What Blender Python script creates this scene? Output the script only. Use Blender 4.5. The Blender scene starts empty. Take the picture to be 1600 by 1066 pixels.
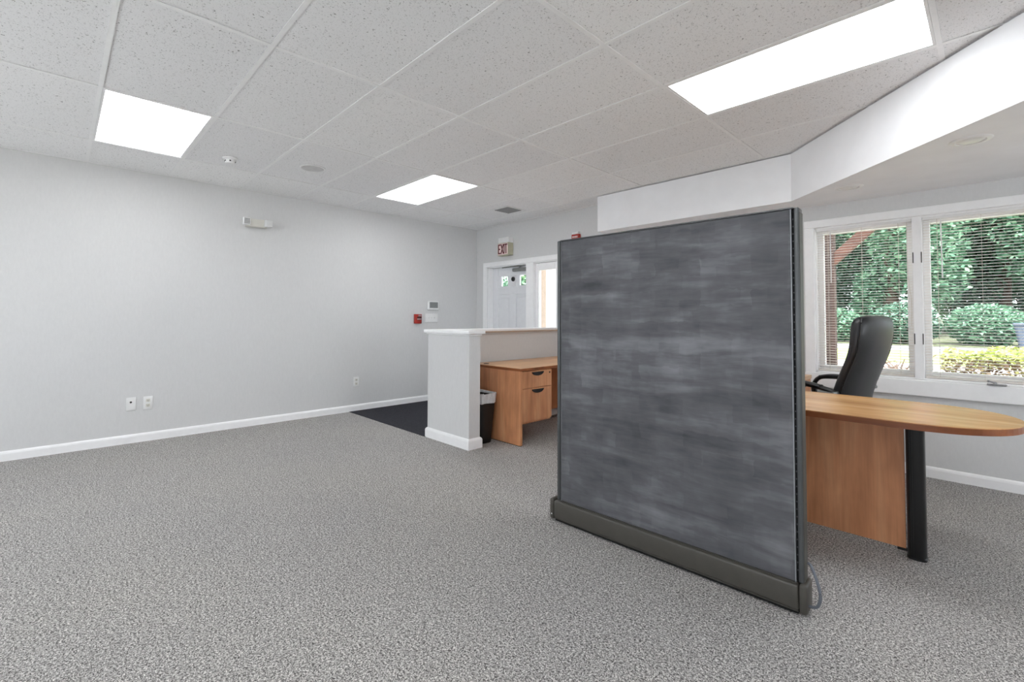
import bpy, bmesh, math, random
import numpy as np
from mathutils import Vector, Matrix

S = bpy.context.scene
C = S.collection
PI = math.pi

# ------------------------------------------------------------------ camera
def make_camera():
    f, yaw, pit, rol = 729.53, math.radians(45.487), math.radians(1.696), math.radians(0.185)
    cx, cy = 808.11, 475.64
    fw = Vector((-math.sin(yaw)*math.cos(pit), math.cos(yaw)*math.cos(pit), math.sin(pit)))
    r = Vector((math.cos(yaw), math.sin(yaw), 0)); u = r.cross(fw)
    r2 = r*math.cos(rol)+u*math.sin(rol); u2 = -r*math.sin(rol)+u*math.cos(rol)
    cam = bpy.data.cameras.new('camera'); o = bpy.data.objects.new('camera', cam); C.objects.link(o)
    m = Matrix.Identity(4)
    for i in range(3):
        m[i][0] = r2[i]; m[i][1] = u2[i]; m[i][2] = -fw[i]
    m[2][3] = 1.2018
    o.matrix_world = m
    cam.sensor_width = 36; cam.lens = f/1600*36
    cam.shift_x = (800-cx)/1600; cam.shift_y = (cy-533)/1600
    cam.clip_start = 0.02; cam.clip_end = 400
    S.camera = o
make_camera()

# ------------------------------------------------------------------ world, sun, exposure
SKY, SUN, LAMP = 3.2, 7.5, 4.2
w = bpy.data.worlds.new('overcast_sky'); S.world = w; w.use_nodes = True
bg = w.node_tree.nodes['Background']; bg.inputs[0].default_value = (0.89, 0.945, 1.0, 1); bg.inputs[1].default_value = SKY
sl = bpy.data.lights.new('sun', 'SUN'); sl.energy = SUN; sl.angle = math.radians(12); sl.color = (1, .99, .975)
so = bpy.data.objects.new('sun', sl); C.objects.link(so)
so.rotation_euler = Vector((-0.35, 0.55, -1.0)).to_track_quat('-Z', 'Y').to_euler()
so.location = (8, -12, 25)
vs = S.view_settings
vs.view_transform = 'Standard'; vs.look = 'None'; vs.exposure = 0.9; vs.gamma = 1.0; vs.use_curve_mapping = False
S.cycles.diffuse_bounces = 7

# ------------------------------------------------------------------ helpers: materials
def lin(c):
    return tuple(((v/255)/12.92 if v/255 <= 0.04045 else (((v/255)+0.055)/1.055)**2.4) for v in c)

def newmat(name):
    m = bpy.data.materials.new(name); m.use_nodes = True
    nt = m.node_tree; b = nt.nodes['Principled BSDF']
    return m, nt, b

def N(nt, t, **kw):
    n = nt.nodes.new(t)
    for k, v in kw.items(): setattr(n, k, v)
    return n

def coords(nt, scale=(1, 1, 1), kind='Object', rot=(0, 0, 0)):
    tc = N(nt, 'ShaderNodeTexCoord'); mp = N(nt, 'ShaderNodeMapping')
    mp.inputs['Scale'].default_value = scale; mp.inputs['Rotation'].default_value = rot
    nt.links.new(tc.outputs[kind], mp.inputs[0]); return mp.outputs[0]

def worldpos(nt, scale=(1, 1, 1)):
    g = N(nt, 'ShaderNodeNewGeometry'); mp = N(nt, 'ShaderNodeMapping'); mp.inputs['Scale'].default_value = scale
    nt.links.new(g.outputs['Position'], mp.inputs[0]); return mp.outputs[0]

def noise(nt, vec, scale, detail=2, rough=.5, dist=0):
    n = N(nt, 'ShaderNodeTexNoise'); n.inputs['Scale'].default_value = scale
    n.inputs['Detail'].default_value = detail; n.inputs['Roughness'].default_value = rough
    n.inputs['Distortion'].default_value = dist
    nt.links.new(vec, n.inputs['Vector']); return n.outputs['Fac']

def ramp(nt, fac, stops):
    r = N(nt, 'ShaderNodeValToRGB'); e = r.color_ramp.elements
    while len(e) < len(stops): e.new(0.5)
    for el, (p, c) in zip(e, stops):
        el.position = p; el.color = (*c, 1) if len(c) == 3 else c
    nt.links.new(fac, r.inputs[0]); return r.outputs[0]

def mixc(nt, a, b, fac, mode='MIX'):
    m = N(nt, 'ShaderNodeMix', data_type='RGBA', blend_type=mode)
    for sock, v in ((m.inputs[6], a), (m.inputs[7], b), (m.inputs[0], fac)):
        if isinstance(v, (tuple, list)): sock.default_value = (*v, 1) if len(v) == 3 else v
        elif isinstance(v, (int, float)): sock.default_value = v
        else: nt.links.new(v, sock)
    return m.outputs[2]

def bump(nt, b, h, strength, dist=0.002):
    n = N(nt, 'ShaderNodeBump'); n.inputs['Strength'].default_value = strength; n.inputs['Distance'].default_value = dist
    nt.links.new(h, n.inputs['Height']); nt.links.new(n.outputs[0], b.inputs['Normal'])

def plain(name, rgb, rough=.5, metal=0, var=.06, scale=18, spec=None):
    """flat painted / moulded surface with a faint mottle"""
    m, nt, b = newmat(name); c = lin(rgb)
    f = noise(nt, coords(nt), scale, 3)
    lo = tuple(v*(1-var) for v in c); hi = tuple(min(1, v*(1+var)) for v in c)
    nt.links.new(ramp(nt, f, [(.3, lo), (.7, hi)]), b.inputs['Base Color'])
    b.inputs['Roughness'].default_value = rough; b.inputs['Metallic'].default_value = metal
    if spec is not None: b.inputs['Specular IOR Level'].default_value = spec
    return m

def wall_mat():
    m, nt, b = newmat('wall_vinyl'); p = worldpos(nt)
    big = noise(nt, p, 1.1, 3); fine = noise(nt, worldpos(nt, (1, 1, .35)), 60, 3, .7)
    col = mixc(nt, lin((213, 213, 214)), lin((220, 220, 220)), big)
    col = mixc(nt, col, ramp(nt, fine, [(.3, (.92, .92, .92)), (.7, (1, 1, 1))]), .6, 'MULTIPLY')
    nt.links.new(col, b.inputs['Base Color']); b.inputs['Roughness'].default_value = .6
    bump(nt, b, fine, .12, .001); return m

def carpet_mat(name, stops, tint=(1, 1, 1)):
    m, nt, b = newmat(name); p = worldpos(nt)
    a = noise(nt, p, 270, 2, .85, .3); c2 = noise(nt, p, 130, 2, .6, .6); bigc = noise(nt, p, .9, 3)
    mm = N(nt, 'ShaderNodeMath', operation='MULTIPLY_ADD'); mm.inputs[1].default_value = .6
    m2 = N(nt, 'ShaderNodeMath', operation='MULTIPLY'); m2.inputs[1].default_value = .4
    nt.links.new(c2, m2.inputs[0]); nt.links.new(a, mm.inputs[0]); nt.links.new(m2.outputs[0], mm.inputs[2])
    col = ramp(nt, mm.outputs[0], stops)
    col = mixc(nt, col, ramp(nt, bigc, [(.3, (.92, .92, .94)), (.7, (1.0, .995, .98))]), .8, 'MULTIPLY')
    nt.links.new(col, b.inputs['Base Color']); b.inputs['Roughness'].default_value = .95
    b.inputs['Specular IOR Level'].default_value = .1
    bump(nt, b, mm.outputs[0], .1, .001); return m

def tile_mat():
    m, nt, b = newmat('fissured_tile'); p = worldpos(nt)
    oi = N(nt, 'ShaderNodeObjectInfo')
    add = N(nt, 'ShaderNodeVectorMath', operation='ADD'); nt.links.new(p, add.inputs[0]); nt.links.new(oi.outputs['Random'], add.inputs[1])
    v = add.outputs[0]
    f1 = noise(nt, v, 95, 2, .6, .8); f2 = noise(nt, v, 170, 2, .6)
    pits = ramp(nt, f1, [(.29, (0, 0, 0)), (.37, (1, 1, 1))]); pits2 = ramp(nt, f2, [(.30, (0, 0, 0)), (.38, (1, 1, 1))])
    base = ramp(nt, oi.outputs['Random'], [(0, lin((241, 241, 242))), (1, lin((248, 248, 248)))])
    dark = tuple(v_*.42 for v_ in lin((205, 203, 202)))  # shade inside the pits, put into the tile colour
    col = mixc(nt, dark, base, pits); col = mixc(nt, mixc(nt, col, dark, .55), col, pits2)
    nt.links.new(col, b.inputs['Base Color']); b.inputs['Roughness'].default_value = .9
    bump(nt, b, pits, .5, .002); return m

def wood_mat(name, grain, lo, mid, hi, rough=.32, fig=2.2):
    """laminate; grain = axis along which the figure runs"""
    m, nt, b = newmat(name)
    sc = [9, 9, 9]; sc[grain] = .9
    sf = [70, 70, 70]; sf[grain] = 2.5
    a = noise(nt, coords(nt, tuple(sc)), .8, 4, .55, .6)
    g = noise(nt, coords(nt, tuple(sf)), 1.0, 3, .6)
    bl = noise(nt, coords(nt, tuple(2.4 if i != grain else 1.1 for i in range(3))), fig, 3, .6, .4)
    col = ramp(nt, a, [(.25, lin(lo)), (.5, lin(mid)), (.75, lin(hi))])
    col = mixc(nt, col, ramp(nt, g, [(.35, (.86, .84, .82)), (.65, (1.05, 1.05, 1.05))]), .7, 'MULTIPLY')
    col = mixc(nt, col, ramp(nt, bl, [(.3, (.72, .68, .66)), (.6, (1.06, 1.06, 1.06))]), .7, 'MULTIPLY')
    nt.links.new(col, b.inputs['Base Color']); b.inputs['Roughness'].default_value = rough
    return m

def slate_mat():
    """brushed, hand-smudged dark fabric of the partition"""
    m, nt, b = newmat('smudged_slate')
    v = coords(nt, (1, 1, 1))
    s1 = noise(nt, coords(nt, (1.6, 1, 9)), 1.3, 4, .6, .6)
    s2 = noise(nt, coords(nt, (5, 1, 30)), 1.5, 3, .6)
    cl = noise(nt, v, 2.6, 4, .6)
    nv = N(nt, 'ShaderNodeTexNoise'); nv.inputs['Scale'].default_value = 24; nt.links.new(v, nv.inputs['Vector'])
    def bricks(w_, h_, sq, amp):
        sub = N(nt, 'ShaderNodeVectorMath', operation='MULTIPLY_ADD'); nt.links.new(nv.outputs['Color'], sub.inputs[0])
        sub.inputs[1].default_value = (amp, amp, amp*.6); nt.links.new(coords(nt, (1, 1, 1), rot=(-PI/2, 0, 0)), sub.inputs[2])
        bt = N(nt, 'ShaderNodeTexBrick'); bt.offset_frequency = 2; bt.offset = sq
        bt.inputs['Scale'].default_value = 1; bt.inputs['Mortar Size'].default_value = 0
        bt.inputs['Brick Width'].default_value = w_; bt.inputs['Row Height'].default_value = h_
        bt.inputs['Color1'].default_value = (0, 0, 0, 1); bt.inputs['Color2'].default_value = (1, 1, 1, 1)
        nt.links.new(sub.outputs[0], bt.inputs['Vector']); return bt
    bw = bricks(.23, .075, .37, .03); bw2 = bricks(.11, .052, .61, .02)
    def madd(a, k, c):
        n = N(nt, 'ShaderNodeMath', operation='MULTIPLY_ADD'); nt.links.new(a.outputs[0] if hasattr(a, 'outputs') else a, n.inputs[0]); n.inputs[1].default_value = k
        if isinstance(c, (int, float)): n.inputs[2].default_value = c
        else: nt.links.new(c, n.inputs[2])
        return n.outputs[0]
    t = madd(s1, .50, madd(s2, .16, madd(cl, .55, madd(bw, .085, madd(bw2, .05, -.20)))))
    col = ramp(nt, t, [(.27, lin((70, 71, 75))), (.48, lin((97, 97, 101))), (.72, lin((134, 135, 139)))])
    nt.links.new(col, b.inputs['Base Color']); b.inputs['Roughness'].default_value = .75
    b.inputs['Specular IOR Level'].default_value = .25
    fine = noise(nt, v, 600, 1); bump(nt, b, fine, .08, .0005); return m

def leather_mat():
    m, nt, b = newmat('black_leather'); v = coords(nt)
    vo = N(nt, 'ShaderNodeTexVoronoi'); vo.inputs['Scale'].default_value = 260; nt.links.new(v, vo.inputs['Vector'])
    cl = noise(nt, v, 7, 3)
    nt.links.new(ramp(nt, cl, [(.3, lin((28, 28, 30))), (.7, lin((42, 42, 45)))]), b.inputs['Base Color'])
    b.inputs['Roughness'].default_value = .38; bump(nt, b, vo.outputs['Distance'], .15, .001); return m

def leaf_mat(name, lo, mid, hi, trans=.25):
    m, nt, b = newmat(name); g = N(nt, 'ShaderNodeNewGeometry')
    col = ramp(nt, g.outputs['Random Per Island'], [(.05, lin(lo)), (.5, lin(mid)), (.95, lin(hi))])
    nt.links.new(col, b.inputs['Base Color']); b.inputs['Roughness'].default_value = .55
    tr = N(nt, 'ShaderNodeBsdfTranslucent'); nt.links.new(col, tr.inputs[0])
    mx = N(nt, 'ShaderNodeMixShader'); mx.inputs[0].default_value = trans
    out = nt.nodes['Material Output']
    nt.links.new(b.outputs[0], mx.inputs[1]); nt.links.new(tr.outputs[0], mx.inputs[2]); nt.links.new(mx.outputs[0], out.inputs[0])
    return m

def glass_mat(name='clear_glass', tint=(.97, .98, .98), gloss=.06):
    m, nt, b = newmat(name); nt.nodes.remove(b)
    t = N(nt, 'ShaderNodeBsdfTransparent'); t.inputs[0].default_value = (*tint, 1)
    g = N(nt, 'ShaderNodeBsdfGlossy'); g.inputs['Roughness'].default_value = .02
    lw = N(nt, 'ShaderNodeLayerWeight'); lw.inputs[0].default_value = .12
    mx = N(nt, 'ShaderNodeMixShader'); nt.links.new(lw.outputs['Fresnel'], mx.inputs[0])
    nt.links.new(t.outputs[0], mx.inputs[1]); nt.links.new(g.outputs[0], mx.inputs[2])
    nt.links.new(mx.outputs[0], nt.nodes['Material Output'].inputs[0]); return m

def glow_mat(name, rgb, strength):
    m, nt, b = newmat(name)
    b.inputs['Base Color'].default_value = (.85, .85, .85, 1); b.inputs['Roughness'].default_value = .4
    b.inputs['Emission Color'].default_value = (*rgb, 1); b.inputs['Emission Strength'].default_value = strength
    return m

M = dict(
    wall=wall_mat(), tile=tile_mat(), slate=slate_mat(), leather=leather_mat(), glass=glass_mat(),
    carpet=carpet_mat('speckled_carpet', [(.38, lin((36, 34, 35))), (.45, lin((98, 95, 94))), (.50, lin((154, 151, 149))), (.55, lin((200, 197, 194))), (.61, lin((240, 238, 234)))]),
    darkcarpet=carpet_mat('charcoal_carpet', [(.36, lin((38, 38, 42))), (.5, lin((56, 56, 61))), (.64, lin((82, 83, 90)))]),
    white=plain('white_trim_paint', (248, 248, 249), .38, var=.02),
    doorwhite=plain('door_paint', (232, 233, 236), .42, var=.02),
    drywall=plain('flat_white_drywall', (228, 227, 226), .75, var=.02),
    plaster=plain('lower_ceiling_paint', (243, 244, 247), .8, var=.025, scale=5),
    grid=plain('grid_enamel', (246, 246, 246), .45, var=.02),
    plate=plain('white_plastic', (236, 236, 236), .35, var=.02),
    offwhite=plain('ivory_plastic', (222, 220, 212), .4, var=.03),
    greyplastic=plain('grey_plastic', (150, 150, 152), .5),
    screen=plain('lcd_grey', (128, 130, 130), .25),
    red=plain('alarm_red', (168, 44, 34), .35, var=.12),
    exitface=plain('exit_face', (250, 226, 222), .4),
    exitred=plain('exit_letter', (96, 16, 24), .5),
    black=plain('black_plastic', (20, 20, 21), .45, var=.2),
    matte=plain('dark_void', (10, 10, 11), .9),
    alu=plain('satin_aluminium', (150, 152, 150), .35, .8),
    taupe=plain('taupe_plastic', (72, 69, 64), .45, var=.06),
    postgrey=plain('grey_post_enamel', (84, 86, 88), .35, .3, var=.06),
    striplight=plain('pale_strip', (146, 148, 152), .4, .3),
    blackleg=plain('black_enamel', (24, 24, 25), .33, var=.12),
    cord=plain('grey_cord', (96, 100, 108), .5),
    liner=plain('bag_liner', (206, 210, 214), .3, var=.15, scale=30),
    woodside=wood_mat('cherry_laminate_upright', 2, (176, 116, 78), (208, 146, 104), (226, 172, 130), .42),
    woodtop=wood_mat('honey_laminate_lengthwise', 0, (206, 150, 98), (230, 180, 124), (240, 200, 150), .26),
    woodtopy=wood_mat('honey_laminate_across', 1, (200, 144, 98), (224, 174, 122), (236, 194, 146), .28),
    woodedge=wood_mat('brown_edge_band', 0, (120, 66, 34), (150, 86, 46), (168, 100, 56), .4),
    tan=plain('tan_ledge_shade', (190, 170, 154), .5),
    slat=plain('blind_slat_enamel', (226, 220, 214), .4, var=.03),
    cordwhite=plain('ladder_cord', (214, 208, 200), .7),
    postwood=wood_mat('stained_post', 2, (40, 28, 24), (58, 40, 33), (76, 54, 45), .8),
    beamwood=wood_mat('stained_beam', 0, (56, 36, 29), (82, 52, 41), (100, 66, 53), .8),
    bark=plain('bark', (84, 70, 60), .9, var=.3, scale=8),
    twig=plain('twig_bark', (120, 98, 84), .9, var=.3),
    gravel=plain('pink_gravel', (176, 164, 157), .95, var=.3, scale=30),
    lawn=plain('lawn_ground', (150, 168, 92), .95, var=.25, scale=9),
    bounceground=plain('pale_bounce_ground', (214, 213, 211), .9, var=.06, scale=6),  # unseen ground, made pale to bounce daylight onto the ceiling
    asphalt=plain('asphalt', (138, 141, 146), .9, var=.08, scale=14),
    soil=plain('forest_floor', (86, 90, 66), .95, var=.3, scale=4),
    binblue=plain('bin_plastic', (74, 82, 96), .5, var=.06),
    leafa=leaf_mat('leaf_bluegreen', (56, 92, 72), (100, 142, 114), (152, 190, 158)),
    leafb=leaf_mat('leaf_deep', (42, 68, 54), (76, 112, 92), (122, 160, 134)),
    leafc=leaf_mat('leaf_light', (82, 122, 82), (128, 168, 120), (176, 206, 162)),
    leafh=leaf_mat('leaf_hedge', (120, 128, 62), (176, 190, 96), (222, 228, 150)),
    leafr=leaf_mat('leaf_hedge_brown', (80, 58, 46), (112, 92, 66), (140, 140, 84)),
    lamp=glow_mat('lit_diffuser', (.975, .99, 1.0), LAMP),
    lens=plain('frosted_lens', (226, 226, 225), .3),
)

# ------------------------------------------------------------------ helpers: geometry
ORIG = {}
def thing(name, label, cat, loc=(0, 0, 0), rotz=0.0, group=None, local=False, kind=None):
    o = bpy.data.objects.new(name, None); C.objects.link(o)
    o.empty_display_size = .05
    o.location = loc; o.rotation_euler = (0, 0, rotz); o['label'] = label; o['category'] = cat
    if group: o['group'] = group
    if kind: o['kind'] = kind
    ORIG[o.name] = Vector((0, 0, 0)) if local else Vector(loc)
    return o

def obj(name, bm, mat, parent=None, loc=None, smooth=False, label=None, cat=None, group=None, kind=None):
    me = bpy.data.meshes.new(name)
    off = ORIG[parent.name] if parent is not None else (Vector(loc) if loc is not None else Vector((0, 0, 0)))
    if off.length: bmesh.ops.translate(bm, verts=bm.verts[:], vec=-off)
    bmesh.ops.recalc_face_normals(bm, faces=bm.faces[:])
    bm.to_mesh(me); bm.free()
    me.materials.append(M[mat] if isinstance(mat, str) else mat)
    if smooth:
        for p in me.polygons: p.use_smooth = True
        if smooth != 'all':
            me.set_sharp_from_angle(angle=math.radians(smooth if smooth is not True else 40))
    o = bpy.data.objects.new(name, me); C.objects.link(o)
    if parent is not None: o.parent = parent
    else: o.location = off
    ORIG[o.name] = off
    if label: o['label'] = label
    if cat: o['category'] = cat
    if group: o['group'] = group
    if kind: o['kind'] = kind
    return o

def B(): return bmesh.new()

def box(bm, x0, x1, y0, y1, z0, z1, bev=0, seg=2):
    vs_ = [bm.verts.new((x, y, z)) for z in (z0, z1) for y in (y0, y1) for x in (x0, x1)]
    fs = [(0, 1, 3, 2), (4, 6, 7, 5), (0, 4, 5, 1), (2, 3, 7, 6), (0, 2, 6, 4), (1, 5, 7, 3)]
    faces = [bm.faces.new([vs_[i] for i in f]) for f in fs]
    if bev:
        ed = list({e for f in faces for e in f.edges})
        bmesh.ops.bevel(bm, geom=ed, offset=bev, segments=seg, profile=.5, affect='EDGES')
    return bm

def bx(*a, **k): return box(B(), *a, **k)

def prism(bm, pts, z0, z1, bev=0, axis=2):
    """extrude a polygon; axis 2: pts=(x,y); 1: pts=(x,z) ; 0: pts=(y,z)"""
    def P(p, h):
        return (p[0], p[1], h) if axis == 2 else ((p[0], h, p[1]) if axis == 1 else (h, p[0], p[1]))
    a = [bm.verts.new(P(p, z0)) for p in pts]; b = [bm.verts.new(P(p, z1)) for p in pts]
    n = len(pts); fa = [bm.faces.new(a), bm.faces.new(b)]
    for i in range(n): fa.append(bm.faces.new((a[i], a[(i+1) % n], b[(i+1) % n], b[i])))
    if bev:
        ed = [e for f in fa[:2] for e in f.edges]
        bmesh.ops.bevel(bm, geom=ed, offset=bev, segments=2, profile=.5, affect='EDGES')
    return bm

def tube(bm, pts, r, n=8, flat=1.0):
    """round tube along a polyline; r scalar or list"""
    pts = [Vector(p) for p in pts]; rings = []
    for i, p in enumerate(pts):
        t = (pts[min(i+1, len(pts)-1)]-pts[max(i-1, 0)]).normalized()
        a = Vector((0, 0, 1)) if abs(t.z) < .95 else Vector((0, 1, 0))
        s = t.cross(a).normalized(); u = s.cross(t).normalized()
        rr = r[i] if isinstance(r, (list, tuple)) else r
        rings.append([bm.verts.new(p+s*math.cos(2*PI*k/n)*rr+u*math.sin(2*PI*k/n)*rr*flat) for k in range(n)])
    for a, b in zip(rings, rings[1:]):
        for k in range(n): bm.faces.new((a[k], a[(k+1) % n], b[(k+1) % n], b[k]))
    bm.faces.new(rings[0]); bm.faces.new(rings[-1])
    return bm

def lathe(bm, prof, c, n=24, axis=2, ring=False):
    """prof: list of (radius, height) from one pole to the other"""
    c = Vector(c); rings = []
    def P(r, h, k):
        a, b = math.cos(2*PI*k/n)*r, math.sin(2*PI*k/n)*r
        v = (a, b, h) if axis == 2 else ((a, h, b) if axis == 1 else (h, a, b))
        return c+Vector(v)
    for r, h in prof:
        rings.append([bm.verts.new(P(r, h, k)) for k in range(n)] if r > 1e-6 else [bm.verts.new(P(0, h, 0))])
    if ring: rings.append(rings[0])
    for a, b in zip(rings, rings[1:]):
        for k in range(n):
            k2 = (k+1) % n
            if len(a) == 1 and len(b) == 1: continue
            if len(a) == 1: bm.faces.new((a[0], b[k], b[k2]))
            elif len(b) == 1: bm.faces.new((a[k], a[k2], b[0]))
            else: bm.faces.new((a[k], a[k2], b[k2], b[k]))
    for r_ in (rings[0], rings[-1]):
        if len(r_) > 1 and not ring: bm.faces.new(r_)
    return bm

def curve(pts, n=8):
    """Catmull-Rom through pts"""
    P = [Vector(p) for p in pts]; P = [2*P[0]-P[1]]+P+[2*P[-1]-P[-2]]; out = []
    for i in range(1, len(P)-2):
        for k in range(n):
            t = k/n; a, b, c, d = P[i-1], P[i], P[i+1], P[i+2]
            out.append(.5*((2*b)+(c-a)*t+(2*a-5*b+4*c-d)*t*t+(3*b-a-3*c+d)*t**3))
    out.append(P[-2]); return out

# ------------------------------------------------------------------ room measures
XL, XR, YB, YR, ZC, ZL = -5.776, 3.8, 4.768, -2.6, 2.615, 2.2
YO = YB+.16                        # outer face of the front wall
WX0, WX1, WZ0, WZ1 = -1.095, .295, .738, 2.005     # window opening
VX0, VX1 = .85, 2.85               # added unseen front window for daylight, right of the frame
RY0, RY1 = 2.1, 4.3                # added unseen window in the right wall, for daylight
DX0, DX1, DZ1 = -5.506, -4.08, 1.99               # door and sidelight opening
G0X, G0Y, GX, GY = -1.382, .1543, 1.2192, .6096    # ceiling grid
ST = dict(kind='structure')

# floor
obj('floor', bx(XL-.1, XR+.1, YR-.1, YB, -.06, 0), 'carpet', label='grey speckled loop carpet across the office floor', cat='floor', **ST)
obj('floor_entry', bx(XL+.001, -4.031, 2.672, YB-.001, .0, .004), 'darkcarpet', loc=(XL+.9, 3.7, 0), label='dark charcoal walk-off carpet by the entrance door', cat='floor', **ST)

# walls
obj('wall_left', bx(XL-.12, XL, YR-.1, YO, 0, ZC+.02), 'wall', label='long pale grey vinyl wall on the left', cat='wall', **ST)
bm = B()
zt = ZC+.02
for (a, b_, c, d) in ((XL, DX0, 0, zt), (DX0, DX1, DZ1, zt), (DX1, WX0, 0, zt), (WX0, WX1, 0, WZ0), (WX0, WX1, WZ1, zt), (WX1, VX0, 0, zt), (VX0, VX1, 0, WZ0), (VX0, VX1, WZ1, zt), (VX1, XR, 0, zt)):
    box(bm, a, b_, YB, YO, c, d)
obj('wall_back', bm, 'wall', label='pale grey far wall with entrance door and window', cat='wall', **ST)
bm = B()
for (a, b_, c, d) in ((YR-.1, RY0, 0, zt), (RY0, RY1, 0, WZ0), (RY0, RY1, WZ1, zt), (RY1, YO, 0, zt)):
    box(bm, XR, XR+.16, a, b_, c, d)
obj('wall_right', bm, 'wall', label='pale grey wall on the right out of view', cat='wall', **ST)
bm = B()
for (a, b_, c, d) in ((XL, -4.6, 0, zt), (-4.6, -2.2, 0, WZ0), (-4.6, -2.2, WZ1, zt), (-2.2, -.9, 0, zt), (-.9, 1.5, 0, WZ0), (-.9, 1.5, WZ1, zt), (1.5, XR, 0, zt)):
    box(bm, a, b_, YR-.16, YR, c, d)
obj('wall_rear', bm, 'wall', label='pale grey wall behind the viewpoint', cat='wall', **ST)

# baseboards with a rounded top
def base_profile(h=.083, t=.014): return [(0, 0), (t, 0), (t, h-.022), (t*.75, h-.01), (t*.35, h-.003), (0, h)]
def baseboard(name, a, b_, axis, sgn, at, label):
    pr = [(at+sgn*p[0], p[1]) for p in base_profile()]
    obj(name, prism(B(), pr, a, b_, axis=(1 if axis == 'y' else 0)), 'white', label=label, cat='baseboard', **ST)
baseboard('baseboard_left', YR, YB, 'y', 1, XL, 'white baseboard along the long left wall')
baseboard('baseboard_back', -3.97, XR, 'x', -1, YB, 'white baseboard under the window')
baseboard('baseboard_corner', XL+.014, -5.6, 'x', -1, YB, 'short white baseboard between corner and door casing')

# ------------------------------------------------------------------ ceiling: tiles and tee bars, troffers
ceil = thing('ceiling', 'suspended ceiling of fissured white tiles on a white grid', 'ceiling', (XL, YB, ZC), **ST)
obj('plenum_deck', bx(XL-.1, XR+.1, YR-.1, YO+.3, ZC+.16, ZC+.24), 'matte', ceil)
gx = sorted([XL, XR]+[G0X-i*GX for i in range(-6, 5) if XL+.05 < G0X-i*GX < XR-.05])
gy = sorted([YR, YB]+[G0Y+j*GY for j in range(-8, 9) if YR+.05 < G0Y+j*GY < YB-.05])
lights = {(-1, 4), (3, 0), (3, 4), (-1, 0), (3, -4), (-1, -4), (-4, 0), (-4, -4)}  # panels above, behind and right of the viewpoint are added for light
def near(v, t): return abs(v-t) < 1e-4
light_cells = []
for (i, j) in sorted(lights):
    x1 = {3: G0X-2*GX, -1: G0X+GX, -4: G0X+4*GX}[i]; x0 = x1-GX
    y0 = G0Y+j*GY; light_cells.append((x0, x1, y0, y0+GY))
def is_light(x0, y0): return any(near(x0, c[0]) and near(y0, c[2]) for c in light_cells)
tile_cache = {}
random.seed(4)
for a, b_ in zip(gx, gx[1:]):
    for c, d in zip(gy, gy[1:]):
        if is_light(a, c): continue
        wx, wy = round(b_-a, 4), round(d-c, 4)
        if (wx, wy) not in tile_cache:
            o = obj('ceiling_tile', bx(-wx/2+.004, wx/2-.004, -wy/2+.004, wy/2-.004, 0, .016), 'tile', None)
            tile_cache[(wx, wy)] = o.data
        else:
            o = bpy.data.objects.new('ceiling_tile', tile_cache[(wx, wy)]); C.objects.link(o)
        o.parent = ceil
        o.location = ((a+b_)/2-XL+random.uniform(-.002, .002), (c+d)/2-YB+random.uniform(-.002, .002), .003+random.uniform(0, .002))
for k, x in enumerate(gx):
    xa, xb = (x, x+.018) if k == 0 else ((x-.018, x) if k == len(gx)-1 else (x-.012, x+.012))
    obj('tee_bar', bx(xa, xb, YR, YB, ZC-.001, ZC+.0025), 'grid', ceil)
for k, y in enumerate(gy):
    ya, yb = (y, y+.018) if k == 0 else ((y-.018, y) if k == len(gy)-1 else (y-.012, y+.012))
    for a, b_ in zip(gx, gx[1:]):
        obj('cross_tee', bx(a+.012, b_-.012, ya, yb, ZC-.0005, ZC+.0025), 'grid', ceil)

def troffer(x0, x1, y0, y1, label):
    t = thing('ceiling_light', label, 'light', ((x0+x1)/2, (y0+y1)/2, ZC), group='lit ceiling panels')
    bm = B(); m = .013; iw = .026; zc = ZC+.0005
    for q in ((x0+m, x1-m, y0+m, y0+iw), (x0+m, x1-m, y1-iw, y1-m), (x0+m, x0+iw, y0+iw, y1-iw), (x1-iw, x1-m, y0+iw, y1-iw)):
        box(bm, q[0], q[1], q[2], q[3], zc, ZC+.02)
    obj('frame', bm, 'grid', t)
    obj('diffuser', bx(x0+iw, x1-iw, y0+iw, y1-iw, ZC+.004, ZC+.012), 'lamp', t, label='glowing white diffuser')
    obj('housing', bx(x0+m, x1-m, y0+m, y1-m, ZC+.021, ZC+.11), 'grid', t)
names = {(-1, 4): 'large lit ceiling panel nearest the diagonal bulkhead', (3, 0): 'lit ceiling panel near the long left wall, beside smoke detector',
         (3, 4): 'smaller lit ceiling panel towards the entrance door, furthest back', (-1, 0): 'added lit ceiling panel above the viewpoint, out of view',
         (3, -4): 'added unseen lit ceiling panel behind the viewpoint along the left wall', (-1, -4): 'added unseen lit ceiling panel behind the viewpoint in the middle of the room',
         (-4, 0): 'added lit ceiling panel right of the viewpoint, out of view', (-4, -4): 'added unseen lit ceiling panel behind the viewpoint along the right side'}
for key, cell in zip(sorted(lights), light_cells): troffer(*cell, names[key])

# dropped bulkhead (soffit) with the diagonal face, and its flat underside
SX, SY = -1.174, 4.409
poly = [(-3.168, SY), (SX, SY), (1.6, SY-(1.6-SX)), (XR, SY-(1.6-SX)), (XR, YB), (-3.168, YB)]
obj('ceiling_bulkhead', prism(B(), poly, ZL, ZC-.011), 'plaster', label='white dropped bulkhead with a diagonal face above the window', cat='ceiling', **ST)

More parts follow.
